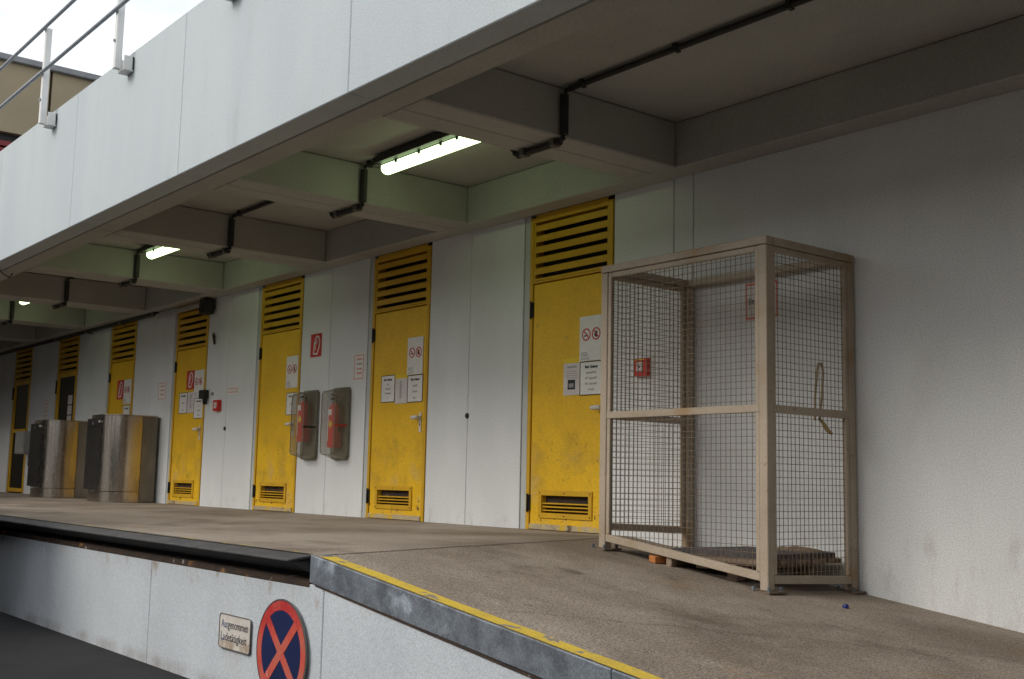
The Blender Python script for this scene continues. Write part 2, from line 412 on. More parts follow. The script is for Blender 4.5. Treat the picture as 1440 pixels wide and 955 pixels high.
# ------------------------------------------------------------------ railing on the parapet
rail = thing('roof_railing', (-3.4, -2.98, 3.8), 'white post railing with grey tubes on top of the parapet', 'railing')
YR = -2.975
for k in range(-3, 4):
    x = -3.41+2.06*k
    p = MB().box(x-.028, YR-.03, 3.815, x+.028, YR+.03, 4.80).build('post', POSTPAINT, rail, bevel=.004)
    m = MB().box(x-.075, YR+.031, 3.80, x+.075, YP-.004, 3.81); m.box(x-.075, YR+.031, 3.81, x-.066, YP-.004, 3.93)
    m.box(x+.066, YR+.031, 3.81, x+.075, YP-.004, 3.93); m.box(x-.075, YP-.018, 3.81, x+.075, YP-.004, 3.93)
    m.build('bracket', POSTPAINT, p, bevel=.002)
    for bx, bz in ((-.04, 3.84), (.04, 3.84), (0, 3.90)): MB().tube([(x+bx, YP-.03, bz), (x+bx, YP-.017, bz)], .012, 6).build('bolt', RAILSTEEL, p)
    MB().tube([(x, YR-.045, 4.06), (x, YR-.03, 4.06)], .014, 6).build('bolt', RAILSTEEL, p)
for z in (4.79, 4.325):
    MB().tube([(-16, YR-.05, z), (8, YR-.05, z)], .019, 10).build('rail', RAILSTEEL, rail, smooth=True)

# ------------------------------------------------------------------ building beyond
far = thing('industrial_building', (-32, 4, ZG), 'beige flat roofed industrial building beyond the railing', 'building')
zs0, zs1 = 10.62, 12.80
ycur = -20.93
while ycur < 18:
    MB().box(-36, ycur+.04, zs0, -30, ycur+5.0-.04, zs1).build('cladding_panel', CLAD, far); ycur += 5.0
MB().box(-36, -21, ZG, -30.25, 19.5, zs1-.1).build('wall', DARKSTEEL, far)
MB().box(-36.3, -21.3, zs1, -29.85, 19.8, zs1+.21).build('roof_edge', ROOFEDGE, far, bevel=.03)
for k in range(22):
    z = zs0-.42-k*.22
    MB().box(-30.24, -20.9, z, -30.06, 19.4, z+.15).build('red_slat', DARKRED, far)
MB().box(-30.24, -20.9, ZG+.1, -30.1, 19.4, zs0-.42-21*.22-.05).build('plinth_wall', CLAD, far)

# ------------------------------------------------------------------ yellow doors
DOORLAB = ['tall yellow louvred door standing behind the left end of the wire cage',
           'tall yellow louvred door right of the two fire extinguisher boxes',
           'tall yellow louvred door partly covered by the left fire extinguisher box',
           'yellow louvred door with red hose sign, left of the small red wall box',
           'yellow louvred door rising behind the nearer steel waste bin']
def frame_mb():
    m = MB(); f = .042
    m.box(0, -.006, 0, f, .12, DH); m.box(DW-f, -.006, 0, DW, .12, DH)
    m.box(f, -.006, DH-f, DW-f, .12, DH); m.box(f, -.004, LEAF+.010, DW-f, .11, LEAF+.028)
    return m
def louvre(root):
    lf = MB(); x0, x1 = .044, DW-.044
    lf.box(x0, -.002, LEAF+.030, x0+.022, .09, DH-.044); lf.box(x1-.022, -.002, LEAF+.030, x1, .09, DH-.044)
    lf.box(x0+.022, -.002, LEAF+.030, x1-.022, .09, LEAF+.050)
    lo = lf.build('louvre', YELLOWSHADED, root, bevel=.002)
    z = LEAF+.086; first = None
    for k in range(6):
        if first is None:
            b = MB().prism([(x0+.023, 0, 0), (x0+.023, 0, .052), (x0+.023, .008, .058), (x0+.023, .018, .058), (x0+.023, .010, .048), (x0+.023, .010, 0)], (x1-x0-.046, 0, 0))
            first = b.build('slat', YELLOWSHADED, lo); s = first
        else:
            s = first.copy(); COL.objects.link(s)
        s.location = (0, 0, z); z += .0935
    MB().box(.05, .11, LEAF+.03, DW-.05, .118, DH-.05).build('louvre_dark_sheet', VOID, root)  # black sheet paints the darkness behind the slats
def hinge(leaf, z):
    m = MB().tube([(.030, -.014, z), (.030, -.014, z+.15)], .009, 8); m.box(.036, -.008, z+.01, .055, .004, z+.14)
    m.build('hinge', BLACK, leaf)
def solid_door():
    root = thing('yellow_door', (0, 0, 0), '', 'door', 'yellow louvred doors in the back wall')
    frame_mb().build('frame', YELLOWSHADED, root, bevel=.003)
    a, b = .050, DW-.050
    # vent opening cut into the leaf
    vx0, vx1, vz0, vz1 = .205, .775, .142, .284
    m = MB()
    m.box(a, .004, .018, b, .05, vz0); m.box(a, .004, vz1, b, .05, LEAF)
    m.box(a, .0042, vz0, vx0, .05, vz1); m.box(vx1, .0042, vz0, b, .05, vz1)
    leaf = m.build('leaf', YELLOW, root, bevel=.003)
    v = MB(); o = .042
    v.box(vx0-o, -.008, vz0-o, vx1+o, .004, vz0); v.box(vx0-o, -.008, vz1, vx1+o, .004, vz1+o)
    v.box(vx0-o, -.0078, vz0, vx0, .004, vz1); v.box(vx1, -.0078, vz0, vx1+o, .004, vz1)
    v.box(vx0+.001, .004, vz0+.044, vx1-.001, .030, vz0+.056); v.box(vx0+.001, .002, vz0+.072, vx1-.001, .030, vz0+.084)
    v.box(vx0+.001, .006, vz0+.016, vx1-.001, .030, vz0+.026)
    v.build('vent_grille', YELLOWSHADED, leaf, bevel=.002)
    MB().box(vx0, .046, vz0, vx1, .049, vz1).build('vent_gauze', RUST, leaf)
    for vx in (vx0-.021, (vx0+vx1)/2, vx1+.021):
        for vz in (vz0-.021, vz1+.021): MB().tube([(vx, -.011, vz), (vx, -.007, vz)], .006, 6).build('screw', DARKSTEEL, leaf)
    MB().box(a+.002, -.012, .004, b-.002, .003, .050).build('kick_strip', KICK, leaf, bevel=.004)
    hinge(leaf, .145); hinge(leaf, 1.775)
    hx = .905
    m = MB().box(hx-.002, -.006, .845, hx+.036, .003, 1.035); m.build('handle_plate', KNOB, leaf, bevel=.004)
    m = MB().tube([(hx+.016, -.005, .985), (hx+.016, -.05, .985), (hx+.004, -.056, .985), (hx-.050, -.056, .982)], .019, 10)
    m.build('handle', KNOB, leaf, smooth=True)
    m = MB().box(hx+.012, -.0085, .905, hx+.022, -.005, .930); m.build('keyhole', BLACK, leaf)
    louvre(root)
    return root
proto = solid_door()
for k in range(5):
    o = proto if k == 0 else copy_tree(proto)
    o.location = (DOOR[k], 0, 0); o['label'] = DOORLAB[k]
def glass_door(k, label, bar):
    d = DOOR[k]
    root = thing('glass_door', (d, 0, 0), label, 'door', 'dark glazed doors with yellow frames')
    off = Vector((d, 0, 0))
    def sh(mb): mb.v = [tuple(Vector(v)+off) for v in mb.v]; return mb
    sh(frame_mb()).build('frame', YELLOWSHADED, root, bevel=.003)
    m = MB(); a, b = .050, DW-.050
    m.box(a, .004, .02, a+.07, .05, LEAF); m.box(b-.07, .004, .02, b, .05, LEAF)
    m.box(a+.07, .0045, LEAF-.08, b-.07, .05, LEAF); m.box(a+.07, .0045, .02, b-.07, .05, .09)
    if bar: m.box(a+.07, -.01, 1.10, b-.07, .03, 1.17)
    leaf = sh(m).build('leaf', YELLOWSHADED, root, bevel=.003)
    sh(MB().box(a+.071, .02, .091, b-.071, .026, LEAF-.081)).build('pane', GLASS, leaf)
    sh(MB().tube([(.028, -.02, 1.72), (.028, -.02, 1.95)], .014, 8)).build('hinge', BLACK, leaf)
    x0, x1 = .044, DW-.044
    lo = sh(MB().box(x0, -.002, LEAF+.03, x0+.022, .09, DH-.044).box(x1-.022, -.002, LEAF+.03, x1, .09, DH-.044)).build('louvre', YELLOWSHADED, root)
    for i in range(6):
        z = LEAF+.07+i*.0945
        sh(MB().box(x0+.023, 0, z, x1-.023, .01, z+.055)).build('slat', YELLOWSHADED, lo)
    sh(MB().box(.05, .11, LEAF+.03, DW-.05, .118, DH-.05)).build('louvre_dark_sheet', VOID, root)  # black sheet again paints in the dark behind the slats
    if not bar:
        for i in range(3): sh(MB().box(.60, .012, 1.18+i*.17, .80, .0185, 1.33+i*.17)).build('stuck_notice', PAPER, leaf)
glass_door(5, 'dark glazed yellow door half hidden behind the farther steel bin', False)
glass_door(6, 'dark glazed yellow door with crossbar at the far left, beside grey box', True)

# ------------------------------------------------------------------ signs on doors and wall
def board(root, x0, z0, x1, z1, m, y=-.004, t=.004, name='panel', bevel=0.):
    return MB().box(x0, y-t, z0, x1, y, z1).build(name, m, root, bevel=bevel)
def border(root, x0, z0, x1, z1, w, y, m, name='border'):
    b = MB(); t = .0012
    b.box(x0, y-t, z0, x1, y, z0+w); b.box(x0, y-t, z1-w, x1, y, z1); b.box(x0, y-t, z0+w, x0+w, y, z1-w); b.box(x1-w, y-t, z0+w, x1, y, z1-w)
    return b.build(name, m, root)
def dashes(root, x0, x1, zs, h, y, m, name='print_line', ragged=True):
    b = MB()
    for z in zs:
        x = x0+random.uniform(0, .01)
        while x < x1-.008:
            l = min(random.uniform(.012, .034), x1-x); b.box(x, y-.0008, z, x+l, y, z+h); x += l+.006
    return b.build(name, m, root)

def prohibition_sign(x0, label, z0=1.40, w=.27):
    x1 = x0+w; z1 = z0+.365
    r = thing('prohibition_sign', (x0, -.004, z0), label, 'sign', 'white no smoking signs on the doors')
    y = -.001
    board(r, x0, z0, x1, z1, WHITE, y, .004, bevel=.002)
    yf = y-.0045; zc = z0+.215
    m = MB(); m.ring(x0+.082, zc, .040, .051, yf-.001, yf); m.ribbon([(x0+.052, zc+.033), (x0+.112, zc-.033)], .010, yf-.001, yf)
    m.ring(x0+.198, zc, .040, .051, yf-.001, yf); m.ribbon([(x0+.168, zc+.033), (x0+.228, zc-.033)], .009, yf-.001, yf)
    m.build('prohibition_ring', RED, r)
    m = MB(); m.ribbon([(x0+.058, zc-.012), (x0+.098, zc-.004)], .010, yf-.0004, yf)
    m.ribbon([(x0+.068, zc+.018), (x0+.084, zc+.004)], .007, yf-.0004, yf)
    m.box(x0+.184, yf-.0004, zc-.026, x0+.212, yf, zc+.008)
    for q in range(4): m.box(x0+.184+q*.0075, yf-.0004, zc+.008, x0+.1895+q*.0075, yf, zc+.026-(.006 if q in (0, 3) else 0))
    m.ribbon([(x0+.184, zc-.014), (x0+.174, zc+.004)], .007, yf-.0004, yf)
    m.build('pictogram', INK, r)
    dashes(r, x0+.018, x0+.105, (z0+.062, z0+.044), .009, yf, GREYINK)
    dashes(r, x0+.018, x0+.125, (z0+.026, z0+.014), .005, yf, GREYINK)
def med_sign(x0, z0, x1, z1, lines, label):
    r = thing('gas_store_notice', (x0, -.004, z0), label, 'sign', 'white printed gas notices on the doors')
    board(r, x0, z0, x1, z1, WHITE, -.001, .003)
    border(r, x0, z0, x1, z1, .006, -.0042, DARKRED if False else RUST)
    w = x1-x0; h = z1-z0; n = len(lines)
    b = MB(); l = MB()
    for i, t in enumerate(lines):
        z = z1-h*(.20+.66*i/max(1, n-1))
        if i == 0: b.text(t, x0+w/2, z, h*.085, -.0048, 'CENTER', .80*min(1., w/.25), bold=.0012)
        else: l.text(t, x0+w/2, z, h*.072, -.0048, 'CENTER', .72*min(1., w/.25))
    b.build('heading', INK, r); l.build('lettering', GREYINK, r)
def paper_notice(x0, z0, x1, z1, label, picture=False, tape=True, column=False):
    r = thing('paper_notice', (x0, -.004, z0), label, 'notice', 'paper notices taped to the doors')
    board(r, x0, z0, x1, z1, PAPER, -.0005, .0018)
    y = -.0024; w = x1-x0; h = z1-z0
    if column:
        m = MB()
        z = z1-.03
        while z > z0+.05:
            l = random.uniform(.03, .06); m.box(x0+w*.38, y-.0006, z-.010, x0+w*.38+l*.8, y, z); z -= .015
        m.build('print_line', GREYINK, r)
    else:
        dashes(r, x0+w*.2, x1-w*.2, (z1-.045,), .016, y, GREYINK, 'heading')
        dashes(r, x0+w*.15, x1-w*.15, [z1-.075-.018*i for i in range(4 if picture else 8)], .006, y, GREYINK)
    if picture:
        MB().box(x0+w*.27, y-.001, z0+.045, x1-w*.27, y, z0+.125).build('photo', INK, r)
        MB().box(x0+w*.34, y-.0016, z0+.062, x1-w*.36, y-.001, z0+.095).build('photo_highlight', GREYINK, r)
    if tape:
        MB().box(x0-.008, -.0035, z1-.006, x1+.012, -.0021, z1+.034).build('tape', TAPE, r)
# door 1
prohibition_sign(-.772, 'white no smoking sign on the door nearest the wire cage', 1.365)
med_sign(-.762, 1.090, -.492, 1.362, ['Med. Gaslager', 'Sauerstoff Med.', 'MR - Sauerstoff 1', 'MR - Sauerstoff 2', 'Vorsicht'], 'white printed notice beside the cage post, right of the paper with a photo')
paper_notice(-.963, 1.100, -.768, 1.366, 'paper notice with a small dark photo, on the door nearest the cage', picture=True)
# door 2
prohibition_sign(-3.285, 'white no smoking sign on the door right of the extinguisher boxes', 1.405)
med_sign(-3.743, 1.152, -3.492, 1.423, ['Med. Gaslager', 'Leer', 'Sauerstoff', 'Flaschenlager', 'IV'], 'red edged notice left of the plain paper, on the door right of the extinguishers')
med_sign(-3.266, 1.135, -3.005, 1.400, ['Med. Gaslager', 'Sauerstoff', 'Stickstoff', 'Lager 2'], 'red edged notice right of the plain paper, above the white door handle')
paper_notice(-3.486, 1.132, -3.276, 1.384, 'plain paper with a narrow column of print between two red edged notices', column=True)
# door 3
prohibition_sign(-5.789, 'white no smoking sign on the door behind the left extinguisher box', 1.40, .30)
med_sign(-5.757, 1.092, -5.50, 1.345, ['Med. Gaslager', 'Sauerstoff', 'Lager'], 'white printed notice half hidden by the left extinguisher box')
# door 4
prohibition_sign(-8.352, 'white no smoking sign directly above the black box on the door edge', 1.40, .30)
med_sign(-8.326, 1.128, -8.022, 1.398, ['Med. Gaslager', 'Leer', 'Sauerstoff', 'Flaschen'], 'white printed notice just left of the black box on the door edge')
med_sign(-8.815, 1.208, -8.555, 1.488, ['Med. Gaslager', 'Sauerstoff', 'Lager'], 'leftmost printed notice below the red sign on the door with the black wall unit')
paper_notice(-8.547, 1.21, -8.335, 1.484, 'grey paper notice under the red hose sign, on the door with the black wall unit', tape=False, column=True)
# door 5
prohibition_sign(-10.915, 'white no smoking sign on the door behind the nearer steel bin', 1.42, .30)
med_sign(-10.90, 1.10, -10.62, 1.40, ['Med. Gaslager', 'Sauerstoff'], 'white printed notice just above the top of the nearer steel bin')

def hose_sign(x0, z0, x1, z1, label, y=-.002):
    r = thing('fire_hose_sign', (x0, y, z0), label, 'sign', 'red fire hose signs')
    board(r, x0, z0, x1, z1, RED, y, .004, bevel=.002)
    yf = y-.0042; w = x1-x0; h = z1-z0
    border(r, x0, z0, x1, z1, .007, yf, REDFADE)
    P = lambda u, v: (x0+u*w, z0+v*h)
    m = MB()
    loop = [P(.62, .12), P(.80, .42), P(.84, .66), P(.74, .84), P(.56, .88), P(.42, .80), P(.38, .66), P(.46, .56), P(.56, .62), P(.54, .72)]
    m.ribbon(loop, w*.085, yf-.001, yf)
    m.ribbon([P(.36, .66), P(.28, .14), P(.62, .12)], w*.085, yf-.0012, yf-.0002)
    m.ribbon([P(.46, .56), P(.42, .30)], w*.06, yf-.001, yf)
    m.build('pictogram', WHITE, r)
hose_sign(-5.234, 1.717, -4.996, 1.975, 'red square fire hose sign on the white wall above the extinguisher boxes')
hose_sign(-8.602, 1.524, -8.366, 1.772, 'red fire hose sign on the door with the black box at its edge', -.0015)
hose_sign(-11.185, 1.50, -10.935, 1.79, 'red fire hose sign on the door behind the nearer steel bin', -.0015)

def pale_sign(x0, z0, x1, z1, label, rows):
    r = thing('notice_sign', (x0, 0, z0), label, 'sign', 'small pale signs with faded red borders on the wall')
    board(r, x0, z0, x1, z1, WHITE, -.001, .003)
    border(r, x0+.02, z0+.014, x1-.02, z1-.014, .010, -.0041, PINKINK)
    w = x1-x0; h = z1-z0
    for i, (v, m) in enumerate(rows):
        dashes(r, x0+w*.28, x1-w*.22, (z0+h*v,), h*.07, -.0042, m)
pale_sign(-4.305, 1.402, -4.078, 1.686, 'pale upright sign with faded red border left of a yellow door, right of the extinguishers', [(.75, PINKINK), (.58, GREYINK), (.40, PINKINK), (.24, PINKINK)])
pale_sign(-9.585, 1.415, -9.285, 1.678, 'pale upright sign with faded red border above the nearer steel bin', [(.72, PINKINK), (.5, PINKINK), (.28, PINKINK)])
pale_sign(-7.315, 1.405, -7.035, 1.489, 'small oblong sign with faded red border beside the red wall box', [(.42, GREYINK)])
pale_sign(-14.72, 1.34, -14.50, 1.655, 'pale upright sign left of the farther glazed door, above the far bin', [(.72, PINKINK), (.5, PINKINK), (.28, PINKINK)])

# red framed sign behind the cage
r = thing('red_bordered_sign', (.94, 0, 1.535), 'yellowish sign with red border on the wall behind the cage corner post', 'sign')
board(r, .938, 1.533, 1.232, 1.797, PAPER, -.001, .003)
border(r, .946, 1.541, 1.224, 1.789, .012, -.0041, ORANGERED)
MB().text('Sm', .972, 1.645, .042, -.0048, 'LEFT', .72, bold=.0015).build('lettering', INK, r)

# manual call points
def call_point(x0, z0, w, h, label, cat, name, yellow=True):
    r = thing(name, (x0, 0, z0), label, cat)
    MB().box(x0, -.052, z0, x0+w, -.001, z0+h).build('housing', EXTRED, r, bevel=.006, seg=2)
    m = MB(); f = .018
    m.box(x0+f, -.056, z0+f, x0+w-f, -.0525, z0+f+.012); m.box(x0+f, -.056, z0+h-f-.012, x0+w-f, -.0525, z0+h-f)
    m.build('cover_frame', RED, r)
    MB().box(x0+w*.26, -.0550, z0+h*.24, x0+w*.76, -.0526, z0+h*.78).build('glass_label', PAPER, r)
    if yellow: MB().box(x0+.01, -.0556, z0+h-.022, x0+w*.86, -.0526, z0+h-.008).build('title_strip', STICKER, r)
    MB().disc(x0+w*.5, z0+h*.5, w*.055, -.0575, -.0552, 12).build('button', BLACK, r)
call_point(-.105, 1.205, .135, .135, 'small red fire alarm box with pale centre, seen through the cage mesh', 'alarm box', 'fire_alarm_box')
call_point(-7.635, 1.20, .15, .14, 'small red alarm box on the wall right of the door with the black unit', 'alarm box', 'fire_alarm_box', False)

# black unit on door edge, hook, loudspeaker
r = thing('door_release_unit', (-8.03, -.006, 1.37), 'black box mounted on the right edge of a yellow door', 'door unit')
MB().box(-8.035, -.075, 1.372, -7.875, -.007, 1.485).build('housing', BLACK, r, bevel=.005)
MB().prism([(-7.925, -.07, 1.371), (-7.878, -.07, 1.371), (-7.885, -.07, 1.30), (-7.905, -.07, 1.295)], (0, .05, 0)).build('arm', BLACK, r)
MB().tube([(-7.76, -.02, 1.43), (-7.76, 0, 1.43)], .022, 8).build('socket', GREYINK, r)
r = thing('wall_hook', (-7.74, 0, 2.06), 'small brown hook on the wall under the black loudspeaker', 'hook')
MB().tube([(-7.79, -.012, 2.10), (-7.79, -.03, 2.20), (-7.75, -.04, 2.21), (-7.72, -.035, 2.16), (-7.74, -.03, 2.07)], .012, 7).build('hook_bar', RUST, r, smooth=True)
MB().box(-7.80, -.012, 2.07, -7.765, -.001, 2.12).build('base', CLAMP, r)
r = thing('loudspeaker', (-7.87, 0, 2.46), 'black loudspeaker unit high on the wall at a yellow door corner', 'loudspeaker')
MB().box(-7.955, -.17, 2.46, -7.785, -.03, 2.665).build('housing', CAM, r, bevel=.015, seg=2)
MB().box(-7.90, -.031, 2.53, -7.84, -.001, 2.60).build('bracket', BLACK, r)
MB().box(-7.94, -.176, 2.475, -7.80, -.1705, 2.60).build('grille', BLACK, r)
r = thing('cable_duct', (-9, -.05, 2.60), 'dark cable duct running along the wall under the canopy to the far left', 'cable duct')
m = MB().box(-20, -.105, 2.625, -9.62, -.062, 2.668); m.build('duct_run', CONDUIT, r)
MB().box(-9.615, -.10, 2.585, -8.02, -.055, 2.635).build('cover_strip', CANOPY, r, bevel=.004)
for x in (-9.7, -11, -12.5, -14): MB().box(x-.02, -.112, 2.615, x+.02, -.001, 2.672).build('clip', CLAMP, r)

# ------------------------------------------------------------------ fire extinguishers in smoky boxes
def ext_box(x0, label, strapm, sx):
    x1 = x0+.32; z0, z1 = .592, 1.338; d = -.175
    r = thing('extinguisher_box', (x0, 0, z0), label, 'extinguisher box', 'smoky extinguisher boxes on the wall')
    def sec(o, zc0, zc1):   # chamfered hood outline at inset o
        return [(x0+o, zc0+.03), (x0+o+.03, zc0), (x1-o-.03, zc0), (x1-o, zc0+.03), (x1-o, zc1-.03), (x1-o-.03, zc1), (x0+o+.03, zc1), (x0+o, zc1-.03)]
    a = [(x, -.032, z) for x, z in sec(0, z0, z1)]; b = [(x, d, z) for x, z in sec(.020, z0+.045, z1-.04)]
    m = MB(); n = 8
    for k in range(n): m.poly([a[k], a[(k+1) % n], b[(k+1) % n], b[k]])
    m.build('cover', SMOKESIDE, r, fix=False)
    MB().poly(b).build('front_window', SMOKE, r, fix=False)
    e = MB(); rr = .006
    for k in range(n):
        e.tube([b[k], b[(k+1) % n]], rr*.8, 5)
        e.tube([a[k], a[(k+1) % n]], rr, 5)
    e.build('cover_edge', SMOKEEDGE, r)
    m = MB().prism([(x, -.004, z) for x, z in sec(-.006, z0-.006, z1+.006)], (0, -.028, 0)); m.build('back_tray', SMOKEEDGE, r)
    m = MB().prism([(x1-.004, -.040, z0+.335), (x1-.019, -.150, z0+.335), (x1-.019, -.150, z0+.352), (x1-.004, -.040, z0+.352)], (.010, 0, 0))
    m.box(x1-.032, -.178, z0+.333, x1-.014, -.151, z0+.355)
    m.build('latch_strap', strapm, r)
def extinguisher(cx, label, z0=.715, h=.50):
    cy = -.086; R = .080
    r = thing('fire_extinguisher', (cx, cy, z0), label, 'extinguisher', 'red fire extinguishers in their boxes')
    prof = [(.072, 0), (.080, .012), (.080, h-.10), (.073, h-.06), (.045, h-.025), (.024, h-.01)]
    MB().tube([(cx, cy, z0+z) for _, z in prof], 0, 24, True, [q for q, _ in prof]).build('cylinder', EXTRED, r, smooth=True)
    m = MB().tube([(cx, cy, z0+h-.01), (cx, cy, z0+h+.035)], .018, 10)
    m.prism([(cx-.012, cy-.02, z0+h+.03), (cx-.012, cy-.07, z0+h+.02), (cx-.012, cy-.07, z0+h+.032), (cx-.012, cy-.02, z0+h+.048)], (.024, 0, 0))
    m.build('valve', BLACK, r)
    m = MB().prism([(cx-.010, cy+.03, z0+h+.045), (cx-.010, cy-.07, z0+h+.075), (cx-.010, cy-.07, z0+h+.084), (cx-.010, cy+.03, z0+h+.055)], (.020, 0, 0))
    m.build('lever', CLAMP, r)
    MB().tube([(cx+.015, cy, z0+h+.02), (cx+.06, cy-.01, z0+h+.01), (cx+.088, cy, z0+h-.08), (cx+.086, cy, z0+.16)], .010, 7).build('hose', BLACK, r, smooth=True)
    lab = MB(); q = 10; a0, a1 = math.radians(215), math.radians(290)
    for (za, zb, b0, b1, tgt) in ((.08, .36, 236, 262, lab), (.34, .40, 225, 296, lab), (.07, .10, 222, 262, lab)):
        for k in range(q):
            t0 = math.radians(b0+(b1-b0)*k/q); t1 = math.radians(b0+(b1-b0)*(k+1)/q); rr = R+.0012
            tgt.poly([(cx+rr*math.cos(t0), cy+rr*math.sin(t0), z0+za), (cx+rr*math.cos(t1), cy+rr*math.sin(t1), z0+za), (cx+rr*math.cos(t1), cy+rr*math.sin(t1), z0+zb), (cx+rr*math.cos(t0), cy+rr*math.sin(t0), z0+zb)])
    lab.build('label', WHITE, r)
    st = MB()
    for k in range(10):
        t0 = math.radians(272+34*k/10); t1 = math.radians(272+34*(k+1)/10); rr = R+.0022
        hh = .032*math.sin(math.pi*(k+.25)/10.5)+.006; hh1 = .032*math.sin(math.pi*(k+1.25)/10.5)+.006
        st.poly([(cx+rr*math.cos(t0), cy+rr*math.sin(t0), z0+.245-hh), (cx+rr*math.cos(t1), cy+rr*math.sin(t1), z0+.245-hh1), (cx+rr*math.cos(t1), cy+rr*math.sin(t1), z0+.245+hh1), (cx+rr*math.cos(t0), cy+rr*math.sin(t0), z0+.245+hh)])
    st.build('inspection_sticker', STICKER, r)
ext_box(-5.315, 'smoky plastic extinguisher box overlapping the yellow door edge, left of the pair', DARKSTEEL, 0)
ext_box(-4.65, 'smoky plastic extinguisher box with red latch strap, right of the pair', RED, 0)
extinguisher(-5.155, 'red fire extinguisher inside the smoky box that overlaps the yellow door', .775, .46)
extinguisher(-4.485, 'red fire extinguisher with white label inside the box with red strap', .705, .48)

# ------------------------------------------------------------------ stainless bins
def steel_bin():
    r = thing('waste_bin', (0, 0, 0), '', 'waste bin', 'stainless steel waste bins on the platform')
    w, y0, y1, h = .95, -.72, -.04, 1.195; R = .30
    def plan(o, R2):
        pts = [(w/2-o, -.26), ]
        cx, cy = w/2-R, y0+R
        for k in range(13):
            t = -math.pi/2*k/12; pts.append((cx+(R2)*math.cos(t), cy+(R2)*math.sin(t)))
        for k in range(13):
            t = -math.pi/2-math.pi/2*k/12; pts.append((-cx+(R2)*math.cos(t), cy+(R2)*math.sin(t)))
        pts.append((-w/2+o, -.26)); return pts
    P = plan(0, R)
    MB().prism([(x, y, .152) for x, y in P], (0, 0, h-.152-.02)).build('front_shell', STAINLESS, r, smooth=True)
    MB().prism([(x, y, 0.004) for x, y in plan(.006, R-.006)], (0, 0, .140)).build('plinth', STAINLESS, r, smooth=True)
    MB().box(-w/2+.004, -.252, .004, w/2-.004, y1, h-.022).build('rear_casing', DULLSTEEL, r, bevel=.004)
    MB().prism([(x, y, h-.018) for x, y in plan(.002, R-.002)] + [(-w/2, y1, h-.018), (w/2, y1, h-.018)], (0, 0, .018)).build('top_lid', STAINLESS, r, bevel=.003)
    m = MB().box(-.38, y0-.005, .17, .17, y0+.003, h-.05); d = m.build('dark_front_reflection', DARKSTEEL, r, bevel=.004)  # dark panel paints the street's dark reflection on the flat steel front
    MB().box(-.30, y0-.012, h-.16, .12, y0-.0055, h-.085).build('flap', BLACK, d, bevel=.003)
    MB().tube([(.15, y0-.03, h-.10), (.15, y0-.0055, h-.10)], .016, 10).build('lock', KNOB, d)
    MB().box(-.15, y0-.016, h-.135, -.10, y0-.0125, h-.10).build('badge', CLAMP, d)
    return r
b1 = steel_bin(); b2 = copy_tree(b1)
b1.location = (-9.89, 0, 0); b1['label'] = 'nearer stainless steel waste bin with rounded corners, in front of a yellow door'
b2.location = (-12.53, 0, 0); b2['label'] = 'farther stainless steel waste bin with rounded corners, beside the dark glazed door'
r = thing('junction_box', (-15.2, 0, .7), 'grey electrical box on the wall beside the far glazed door', 'electrical box')
MB().box(-15.52, -.22, .70, -15.02, -.001, 1.10).build('housing', GREYBOX, r, bevel=.01)
MB().box(-15.50, -.228, .72, -15.04, -.2205, 1.08).build('lid', GREYBOX, r, bevel=.005)
MB().tube([(-15.0, -.10, .70), (-14.98, -.12, .52), (-14.85, -.12, .44), (-14.72, -.12, .50), (-14.70, -.10, .80)], .025, 8).build('cable', BLACK, r, smooth=True)

# ------------------------------------------------------------------ fluorescent lamps and conduit
def lamp(cx, label, half=.655):
    r = thing('ceiling_lamp', (cx, -1.36, ZC), label, 'lamp', 'lit fluorescent lamps under the canopy')
    a, b = cx-half, cx+half
    MB().box(a-.02, -1.415, ZC-.075, b+.02, -1.345, ZC-.022).build('housing', CAM, r, bevel=.006)
    for x in (a+.3*half, cx, b-.3*half): MB().box(x-.03, -1.40, ZC-.023, x+.03, -1.36, ZC-.003).build('mounting_clip', CLAMP, r)
    pts = []
    for k in range(9):
        t = math.pi*k/8; pts.append((a, -1.285+.055*math.cos(t), ZC-.105-.042*math.sin(t)))
    pts += [(a, -1.340, ZC-.080), (a, -1.230, ZC-.080)]
    MB().prism(pts, (b-a, 0, 0)).build('diffuser', LAMP, r, smooth=True)
    MB().box(a, -1.343, ZC-.078, b, -1.228, ZC-.060).build('reflector_tray', CAM, r)
    for x in (a+.35*half, cx-.15*half, cx+.3*half, b-.38*half): MB().box(x-.012, -1.352, ZC-.10, x+.012, -1.341, ZC-.06).build('clip', BLACK, r)
lamp(JOINT-.5*BAY-.08, 'lit fluorescent lamp nearest the camera, left of the door behind the cage')
lamp(JOINT-2.5*BAY-.06, 'second lit fluorescent lamp, above the door with the black unit')
lamp(JOINT-4.5*BAY-.45, 'farthest lit lamp, a small bright dot at the far left ceiling', .20)
cond = thing('cable_conduit', (0, -1.34, ZC), 'black cable conduit stepping over the canopy beams', 'conduit')
yc = -1.335; rr = .020
def crun(x0, x1, z, name='conduit_run'):
    MB().tube([(x0, yc, z), (x1, yc, z)], rr, 8).build(name, CONDUIT, cond, smooth=True)
    n = max(2, int(abs(x1-x0)/.8)+1)
    for i in range(n):
        x = x0+(x1-x0)*(i+.15)/(n-.7); MB().box(x-.013, yc-.025, z-.023, x+.013, yc+.025, z+.027).build('clip', CONDUIT, cond)
